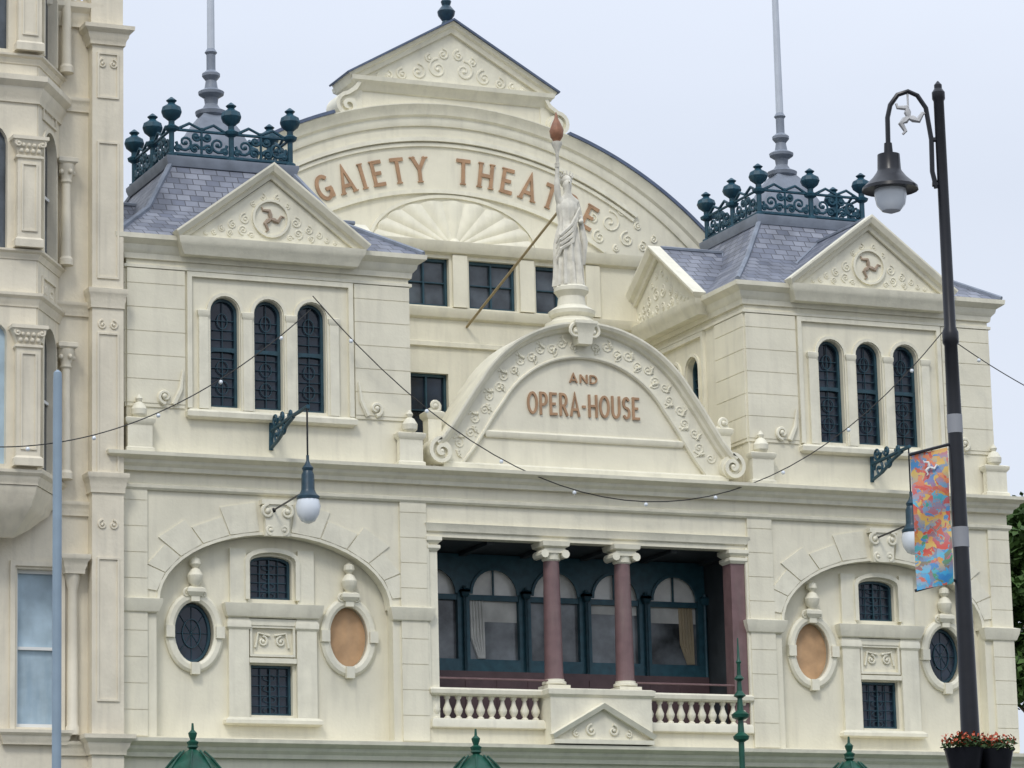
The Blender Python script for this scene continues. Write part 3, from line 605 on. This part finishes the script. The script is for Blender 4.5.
def arcword(txt,a0,a1,h,w):
    mb=MB(); R1=7.62; adv=[GL[c][0]+.34 for c in txt]; tot=sum(adv)-.34; span=math.radians(a0-a1)*(R1+h*.4); sx=span/(tot*h); s=0
    for c,ad in zip(txt,adv):
        mid=(s+GL[c][0]/2)*h*sx; a=math.radians(a0)-mid/(R1+h*.4)
        mb.M=T(CX,0,GC)@Matrix.Rotation(-(a-PI/2),4,'Y')@T(-GL[c][0]*h*sx/2,0,R1); glyph(mb,c,h,sx,w,YG-.04,True); s+=ad
    mb.build('lettering',LETTER,gb)
arcword('GAIETY',90+25.4,90+4.4,.62,.086); arcword('THEATRE',90-.9,90-28.3,.62,.086)
# ------------------------------------------------------------------ statue
st=empty('statue',(SX_-.03,.45,18.7),'pale draped stone figure with raised torch standing atop the arched pediment','statue')
def skin(name,verts,edges,rad,mat_,parent,root=0,sub=2):
    me=bpy.data.meshes.new(name); me.from_pydata(verts,edges,[]); o=bpy.data.objects.new(name,me); col.objects.link(o)
    sm=o.modifiers.new('skin','SKIN'); 
    if not me.skin_vertices: 
        bm=bmesh.new(); bm.from_mesh(me); bm.verts.layers.skin.verify(); bm.to_mesh(me); bm.free()
    for i,r in enumerate(rad): me.skin_vertices[0].data[i].radius=(r if isinstance(r,tuple) else (r,r))
    me.skin_vertices[0].data[root].use_root=True
    ss=o.modifiers.new('sub','SUBSURF'); ss.levels=sub; ss.render_levels=sub
    bpy.context.view_layer.update(); dg=bpy.context.evaluated_depsgraph_get(); m2=bpy.data.meshes.new_from_object(o.evaluated_get(dg)); 
    bpy.data.objects.remove(o); m2.name=name; m2.materials.clear(); m2.materials.append(mat_); m2.polygons.foreach_set('use_smooth',[True]*len(m2.polygons))
    o=bpy.data.objects.new(name,m2); col.objects.link(o); o.parent=parent; return o
V=[(0,0,1.25),(0,0,1.5),(0,.0,1.75),(0,-.01,1.95),(0,-.02,2.1),(0,-.03,2.25),(0,-.03,2.42),
 (-.2,0,1.93),(-.25,-.04,2.2),(-.25,-.08,2.55),(-.25,-.1,2.68),
 (.21,0,1.92),(.31,.02,1.6),(.24,-.2,1.42),(.17,-.27,1.45),
 (.11,0,1.15),(.12,-.03,.65),(.12,0,.12),(.13,-.14,.05),(-.11,0,1.15),(-.13,-.08,.62),(-.12,.03,.12),(-.13,-.12,.05)]
E=[(0,1),(1,2),(2,3),(3,4),(4,5),(5,6),(3,7),(7,8),(8,9),(9,10),(3,11),(11,12),(12,13),(13,14),(0,15),(15,16),(16,17),(17,18),(0,19),(19,20),(20,21),(21,22)]
Rr=[(.19,.14),(.15,.12),(.19,.14),(.15,.12),.065,.12,.1,.09,.07,.05,.045,.09,.07,.055,.045,.12,.085,.06,.05,.12,.085,.06,.05]
skin('figure',V,E,Rr,STONE,st)
mb=MB(); n=48; rings=[]
for (z,rx,ry,fo) in ((0.0,.33,.31,.05),(.1,.32,.30,.05),(.5,.29,.27,.045),(.95,.28,.24,.035),(1.2,.25,.2,.02),(1.42,.2,.16,.012),(1.52,.2,.16,.01),(1.72,.24,.19,.012),(1.86,.23,.17,.01),(1.98,.14,.11,.004)):
    rings.append([( (rx+fo*sin(11*a+z*1.5)+fo*.5*sin(5*a))*cos(a),(ry+fo*sin(11*a+z*1.5))*sin(a),z) for a in [2*PI*i/n for i in range(n)]])
mb.loft(rings)
for k in range(4): mb.tube([(.22-.03*k,-.2,1.75-.1*k),(.0,-.24,1.35-.13*k),(-.26,-.2,1.1-.1*k),(-.30,-.05,.95-.12*k)],[.03,.045,.045,.03])
mb.tube([(.26,-.1,1.5),(.34,-.12,1.0),(.30,-.1,.5)],[.06,.08,.05],8)
mb.build('robe',STONE,st)
mb=MB(); mb.ball(0,.04,2.4,.14,12); mb.ball(0,.15,2.36,.075,8)
for k in range(7): a=PI*k/6; mb.tube([(.12*cos(a),-.02,2.46+.06*sin(a)),(.17*cos(a),-.03,2.52+.1*sin(a))],[.025,.01])
mb.tube([(0,-.135,2.38),(0,-.165,2.33),(0,-.14,2.31)],[.012,.02,.012])
mb.build('hair',STONE,st)
TXo=-.25
mb=MB(); mb.lathe(TXo,-.1,[(.03,2.5),(.035,2.95),(.06,3.05),(.11,3.15),(.12,3.22),(.06,3.24)],12)
for k in range(4): mb.tube([(TXo-.05,-.08,2.66+.025*k),(TXo-.02,-.155,2.66+.025*k),(TXo+.03,-.14,2.665+.025*k)],.014)
mb.build('torch',STONE,st)
MB().lathe(TXo,-.1,[(.06,3.22),(.14,3.34),(.16,3.48),(.1,3.64),(.05,3.74),(.01,3.9)],10).build('torch_flame',FLAME,st)
tag(MB().tube([(CX-.25,.5,20.45),(9.7,4.88,18.72)],.03,8).build('support_rod',OCHRE),'slender ochre rod slanting from the statue back to the wall','rod')
# ------------------------------------------------------------------ bracket lamps
for tx in TX:
    nm='left' if tx<10 else 'right'; bx=tx-.08 if tx<10 else 17.32; ln=2.2 if tx<10 else 1.68
    br=empty('wall_bracket',(bx,0,15.0),'scrolled teal iron bracket jutting from beneath the %s turret windows'%nm,'bracket','iron lamp brackets')
    m=MB(); m.tube([(0,-.02,-.35),(0,-.06,.35)],.05); m.tube([(0,-.05,.05),(0,-1.2,.12),(0,-ln-.05,.15)],.045); m.tube([(0,-.05,-.3),(0,-.5,-.2),(0,-1.0,.0),(0,-1.4,.1)],.04)
    m.M=Matrix(((0,1,0,0),(1,0,0,0),(0,0,1,0),(0,0,0,1)))
    for (u,z,r,a,h) in ((-.35,-.1,.22,0,1),(-.8,-.02,.14,0,-1),(-.3,.25,.16,180,1),(-.7,.25,.12,0,-1),(-1.2,.2,.1,0,-1)): scroll(m,u,z,r,1.4,a,h,0,.035,18)
    m.build('iron_scrollwork',IRON,br)
    lp=empty('hanging_lamp',(bx,-ln,13.1),'white globe lantern with dark cap hanging on a chain at the %s bracket'%nm,'lamp','hanging facade lamps')
    MB().tube([(0,0,1.05),(0,0,2.03)],.02).build('chain',BLACK,lp)
    MB().lathe(0,0,[(.23,.16),(.235,.22),(.17,.28),(.135,.36),(.13,.66),(.1,.74),(.12,.8),(.06,.88),(.03,.95),(.03,1.06)],14).build('lamp_cap',NAVY,lp)
    MB().lathe(0,0,[(.04,-.32),(.14,-.27),(.22,-.14),(.25,.02),(.22,.16)],16).build('globe',BULB,lp)
    MB().tube([(0,ln-.02,.28),(0,.35,.35),(0,.2,.3)],.022).ball(0,ln-.08,.28,.08).build('stay_arm',BLACK,lp)
# ------------------------------------------------------------------ entrance canopy with lantern roofs
cn=empty('entrance_canopy',(10.3,-1.8,0),'green entrance canopy with small domed lantern roofs below the theatre balcony','canopy')
m=MB(); m.box(-11.5,11.5,-1.6,1.4,6.1,6.3); m.box(-11.5,11.5,-1.62,-1.605,5.8,6.5); m.build('canopy_deck',GREEN,cn)
for x in (-10.9,-4.1,4.25,10.8): MB().lathe(x,-1.3,[(.16,.12),(.16,.6),(.09,.7),(.08,5.8),(.2,6.1)],12).build('canopy_post',GREEN,cn)
for X in (.52,6.4,14.8,20.4):
    x=X-10.3; m=MB()
    m.pmold([(x+.5*cos(2*PI*i/8+PI/8),-1.2+.5*sin(2*PI*i/8+PI/8)) for i in range(8)],[(0,6.3),(0,7.45),(.12,7.5),(.14,7.6),(.1,7.66),(.02,7.78),(-.12,7.95),(-.28,8.1),(-.4,8.16),(-.36,8.2),(-.38,8.26)])
    for i in range(8):
        a=2*PI*i/8+PI/8; m.tube([(x+q*cos(a),-1.2+q*sin(a),z) for q,z in ((.6,7.68),(.53,7.79),(.38,7.97),(.22,8.12))],.022)
    m.lathe(x,-1.2,[(.1,8.24),(.12,8.3),(.05,8.34),(.08,8.42),(.09,8.47),(.03,8.53),(.02,8.66)],10)
    m.build('lantern_roof',GREEN,cn)
m=MB().lathe(12.3-10.3,-1.2,[(.06,6.3),(.06,8.5),(.15,8.55),(.17,8.62),(.07,8.7),(.055,8.95),(.17,9.0),(.19,9.07),(.07,9.15),(.05,9.4),(.13,9.45),(.055,9.55),(.045,9.75),(.11,9.8),(.045,9.88),(.035,10.1),(.06,10.15),(.03,10.2),(.012,10.65)],12)
m.build('spike_finial',GREEN,cn)
# ------------------------------------------------------------------ neighbouring hotel
ht=empty('hotel_building',(-6,0,0),'ornate cream hotel with columned bay window left of the theatre','building')
H=T(6,0,0)
mb=MB(H); mb.plate(rect(-12,-.65,0,23.9),[rect(-2.13,-1.27,8.85,12.0)],.0,.4); mb.box(-12,-.1,.41,12,0,23.5)
mb.build('wall',HOTEL,ht)
mb=MB(H); mb.box(-.68,-.02,-.3,.39,0,23.0)
for z in (9,13.6,17.6,21.4):
    z0=z+.4; z1=z+3.2 if z<20 else 22.7; mb.sweep(rect(-.54,-.16,z0,z1),[(0,-.33),(-.04,-.33),(-.04,-.299),(0,-.299)],True)
for z,k in ((8.3,1.0),(13.55,.5),(17.35,.4),(22.9,1.0)): mb.mold(-.7,-.02,-.32,.3,corn(z,z+.42,k*.55))
mb.mold(-.7,-.02,-.28,.3,[(0,23.3),(0,24.3),(.1,24.35),(.1,24.5),(0,24.6)])
mb.M=H@T(-.36)
for z in (12.9,17.0,22.5): scroll(mb,-.1,z,.1,1.3,90,1,-.31,.025); scroll(mb,.12,z,.1,1.3,90,-1,-.31,.025)
mb.build('corner_pilaster',HOTEL,ht)
for z in (8.3,13.1,17.2,21.5): MB(H).mold(-1.35,-.68,-.04,.0,corn(z,z+.3,.25)).build('wall_band',HOTEL,ht)
MB(H).mold(-12,-.68,-.04,.0,corn(23.3,23.8,.7)).build('parapet_cornice',HOTEL,ht)
for k in range(5):
    MB(H).lathe(-1.25+k*.14,.2,[(.05,23.8),(.03,23.9),(.06,24.05),(.03,24.25),(.05,24.4)],8).build('parapet_baluster',HOTEL,ht)
MB(H).box(-12,-.7,.05,.35,24.4,24.55).build('parapet_rail',HOTEL,ht)
bp=[(-9,-1.3),(-2.1,-1.3),(-1.3,-.02),(-9,-.02)]
Lc=math.hypot(.8,1.28); angc=math.degrees(math.atan2(1.28,.8)); MC=H@T(-1.7,-.66)@RZ(angc)
mb=MB(H@T(0,-1.3)); wz=((13.85,16.75),(18.2,20.8),(22.3,25.5))
fr=[archo(-3.9,-2.72,a,b,.45 if i else .3,10) for i,(a,b) in enumerate(wz)]
mb.plate(rect(-9,-2.12,13.6,26.5),fr,0,.25)
mb.M=MC; mb.plate(rect(-Lc/2+.01,Lc/2,13.6,26.5),[archo(-.42,.42,a,b,.42,10) for a,b in wz],0,.25)
bay=mb.build('bay_window',HOTEL,ht)
for z0,z1,k in ((13.45,13.75,.4),(17.02,17.3,.38),(17.98,18.18,.35),(21.2,21.75,.7),(22.0,22.2,.35)): MB(H).pmold(bp,[(o,z) for o,z in corn(z0,z1,k)]).build('bay_cornice',HOTEL,bay)
MB(H).pmold(bp,[(0,13.44),(-.02,13.3),(-.1,13.15),(-.12,13.05),(-.25,12.9),(-.4,12.7),(-.6,12.5)]).build('bay_corbel',HOTEL,bay)
for i,(z0,z1) in enumerate(((13.8,16.15),(18.2,20.0),(22.25,24.6))):
    mb=MB(H); mb.mold(-2.56,-2.08,-1.48,-1.301,[(.05,z0),(.05,z0+.15),(0,z0+.2),(0,z1),(.04,z1+.02),(.04,z1+.06),(.0,z1+.08),(.03,z1+.2),(.1,z1+.36),(.13,z1+.38),(.13,z1+.45),(0,z1+.47)])
    for q in range(4):
        mb.ball(-2.5+q*.12,-1.5,z1+.16,.055,6); mb.ball(-2.46+q*.11,-1.53,z1+.27,.05,6)
    for q in (-1,1): scroll(mb,-2.32+q*.24,z1+.3,.08,1.2,90,-q,-1.56,.03,14)
    mb.sweep(rect(-2.45,-2.19,z0+.35,z1-.12),[(0,-1.51),(-.03,-1.51),(-.03,-1.479),(0,-1.479)],True)
    mb.build('bay_pilaster',HOTEL,bay)
    x,y=-1.2,-.2
    mb=MB(H).lathe(x,y,[(.15,z0),(.15,z0+.12),(.11,z0+.18),(.1,z0+.9),(.09,z1-.1),(.12,z1-.06),(.11,z1),(.14,z1+.12),(.18,z1+.22),(.19,z1+.3)],12)
    mb.mold(x-.16,x+.16,y-.16,y+.16,[(0,z1+.3),(.04,z1+.34),(.04,z1+.42),(0,z1+.44)])
    for q in range(5): a=2*PI*q/5; mb.ball(x+.15*cos(a),y+.15*sin(a),z1+.14,.055,6)
    mb.build('bay_column',HOTEL,bay)
    mb=MB(MC); mb.sweep(rect(-.42,.42,z1+1.02,z1+1.55),[(0,-.04),(-.05,-.04),(-.05,-.001),(0,-.001)],True)
    for s in (-1,1): scroll(mb,s*.18,z1+1.28,.13,1.4,90,-s,-.01,.03,14)
    mb.build('relief_panel',HOTEL,bay)
for i,(a,b) in enumerate(wz):
    MB(H@T(0,-1.3)).box(-3.95,-2.68,.15,.17,a,b).build('front_pane',CURT if i<1 else GLASSM,bay); MB(MC).box(-.44,.44,.15,.17,a,b).build('side_pane',GLASSM,bay)
    m=MB(MC); m.sweep([(-.42,a),(-.42,b-.42)]+arc(0,b-.42,.42,.42,180,0,10)+[(.42,a)],[(0,-.05),(.08,-.05),(.08,-.001),(0,-.001)]); m.build('side_arch',HOTEL,bay)
    MB(MC).box(-.4,.4,.1,.14,(a+b)/2-.03,(a+b)/2+.03).build('sash_bar',WHITE,bay)
m=MB(H).plate(rect(-2.13,-1.27,8.85,12.0),[rect(-2.07,-1.33,8.93,10.4),rect(-2.07,-1.33,10.46,11.93)],.15,.22)
w=m.build('sash_window',WHITE,ht); MB(H).box(-2.12,-1.28,.23,.25,8.86,11.99).build('net_curtain',CURT,w)
MB(H).sweep([(-2.18,8.8),(-2.18,12.05),(-1.26,12.05),(-1.26,8.8)],[(0,-.06),(.1,-.06),(.1,-.001),(0,-.001)]).build('window_surround',HOTEL,w)
MB(H).mold(-2.4,-1.15,-.1,-.001,corn(8.5,8.8,.4)).build('sill',HOTEL,w)
m=MB(H).lathe(-1.02,-.1,[(.14,8.7),(.14,8.85),(.11,8.9),(.10,11.6),(.13,11.7),(.16,11.9)],12); m.mold(-1.2,-.84,-.26,-.01,corn(11.9,12.3,.35)); m.build('wall_column',HOTEL,ht)
MB(H).mold(-8,-1.0,1.2,8,[(0,23.55),(-.3,25.0),(-.5,25.1)]).build('slate_roof',SLATE,ht,smooth=False)
# ------------------------------------------------------------------ street lamp
la=empty('street_lamp',(-7.04,-44.4,0),'tall black crook lamp post with hanging lantern and banner at the right','street lamp',rz=-23.5)
MB().lathe(0,0,[(.16,0),(.16,.3),(.11,.4),(.10,1.2),(.12,1.25),(.085,1.35),(.075,3.6),(.062,5),(.055,6.5),(.05,7.0),(.062,7.02),(.062,7.1),(.045,7.14),(.04,8.9),(.05,8.92),(.05,8.97),(.03,9.0),(.03,9.03),(.005,9.06)],16).build('post',BLACK,la)
cp=[(-.05,8.22),(-.075,8.35),(-.07,8.6),(-.1,8.85),(-.16,8.95),(-.23,8.985),(-.31,8.96),(-.37,8.88),(-.395,8.78),(-.4,8.55)]
m=MB().tube([(x,0,z) for x,z in cp],.019,8); 
for z in (8.25,8.6): m.tube([(0,0,z),(-.08,0,z)],.02)
m.build('crook_arm',BLACK,la)
m=MB().lathe(-.4,0,[(.03,8.58),(.035,8.5),(.085,8.49),(.09,8.37),(.1,8.35),(.13,8.31),(.21,8.235),(.215,8.21),(.2,8.215)],20); m.build('lamp_shade',BLACK,la)
MB().lathe(-.4,0,[(.12,8.24),(.125,8.18),(.11,8.1),(.07,8.05),(.01,8.03)],16).build('lamp_globe',BULB,la)
m=MB(); triskele(m,0,-.235,8.78,.125,1.35); m.tube([(-.235,0,8.78),(-.235,0,8.97)],.008); m.build('emblem',PALE,la)
for q in ([(.058,6.33),(.058,6.47)],[(.063,5.47),(.063,5.62)]): MB().lathe(0,0,q,14).build('sticker_band',STICK,la)
m=MB(); nx=8;nz=20; vs=[];fs=[]
bz=lambda j,i:6.17-1.02*j/nz+.05*(i/nx)
for j in range(nz+1):
    for i in range(nx+1):
        x=-.345+.275*i/nx; vs.append((x,-.03+.02*sin(j*.5+i*.4),bz(j,i)))
for j in range(nz):
    for i in range(nx): a=j*(nx+1)+i; fs.append((a,a+1,a+nx+2,a+nx+1))
m.add(vs,fs); ban=m.build('banner',BANNER,la)
m=MB(); triskele(m,-.053,-.21,6.07,.06,1.0); m.build('banner_emblem',WHITE,ban)
for z in (6.26,5.24): MB().tube([(0,0,z),(-.36,-.03,z-.09)],.012).build('banner_arm',BLACK,la)
def leaves(n,cs,r,s,mat_,name,parent,flat=.6):
    m=MB()
    for k in range(n):
        c=random.choice(cs); d=Vector((random.gauss(0,1),random.gauss(0,1),random.gauss(0,1))).normalized()*random.random()**.4
        p=Vector((c[0]+d.x*c[3],c[1]+d.y*c[3],c[2]+d.z*c[3]*flat)); a=Vector((random.uniform(-1,1),random.uniform(-1,1),random.uniform(-1,1))).normalized(); b=a.cross(Vector((random.uniform(-1,1),random.uniform(-1,1),1))).normalized()
        q=s*random.uniform(.6,1.3); m.add([tuple(p-a*q),tuple(p+b*q*.6),tuple(p+a*q),tuple(p-b*q*.6)],[(0,1,2,3)])
    return m.build(name,mat_,parent,smooth=False)
for (x,y) in ((-.07,-.13),(.17,0.02)):
    m=MB().lathe(x,y,[(.07,3.72),(.11,3.8),(.14,3.95),(.15,3.97),(.13,3.97)],14); m.tube([(x*.2,y*.2,3.78),(x,y,3.78)],.02); fp_=m.build('flower_pot',BLACK,la)
    leaves(280,[(x,y,4.0,.17)],1,.022,PLANT,'leaves',fp_,.4); leaves(150,[(x,y,4.04,.17)],1,.018,FLOWER,'flowers',fp_,.35)
tag(MB(T(-13.18,-41.72)).lathe(0,0,[(.05,0),(.036,.1),(.034,6.9),(.03,6.96),(.005,6.98)],14).build('signal_pole',GREYP),'plain blue grey metal pole in front of the hotel bay','pole')
# ------------------------------------------------------------------ festoon lights
def wire(name,p0,p1,sag,nb,label,n=30):
    t=empty(name,p0,label,'string lights','festoon cables across the facade'); d=[(q-w) for q,w in zip(p1,p0)]
    pt=lambda u:(d[0]*u,d[1]*u,d[2]*u-sag*4*u*(1-u))
    MB().tube([pt(i/n) for i in range(n+1)],.012,5).build('cable',WIRE,t)
    for k in range(nb):
        q=pt((k+.5)/nb); MB().ball(q[0],q[1],q[2]-.06,.045,8).build('bulb',BULB,t)
wire('festoon_cable',(4.05,-.35,17.9),(19.1,-.35,18.1),4.1,9,'long cable of small bulbs drooping between the two turrets')
wire('festoon_cable',(-3.2,-2.2,14.0),(4.0,-.35,17.6),.75,5,'cable of small bulbs from the left turret toward the hotel')
wire('festoon_cable',(19.15,-.3,18.1),(23.5,-2,15.6),.3,3,'short cable of bulbs running right from the right turret')
# ------------------------------------------------------------------ tree
tr=empty('tree',(30.6,12,0),'leafy green tree rising behind the right end of the theatre','tree')
m=MB().tube([(0,0,0),(.1,0,5),(-.1,0,10),(0,0,14)],[.4,.32,.24,.1],10)
for k in range(8): a=k*2.4; m.tube([(0,0,8+k*.6),(1.3*cos(a),1.3*sin(a),10+k*.6),(2.4*cos(a),2.4*sin(a),11.3+k*.5)],[.14,.09,.03])
m.build('trunk',BARK,tr)
cs=[]
for k in range(66):
    d=Vector((random.gauss(0,1),random.gauss(0,1),random.gauss(0,1))).normalized()*random.random()**.4; cs.append((d.x*2.7,d.y*2.7,14.2+d.z*3.4,random.uniform(.5,1)))
leaves(32000,cs,1,.15,LEAF,'crown',tr,.9)
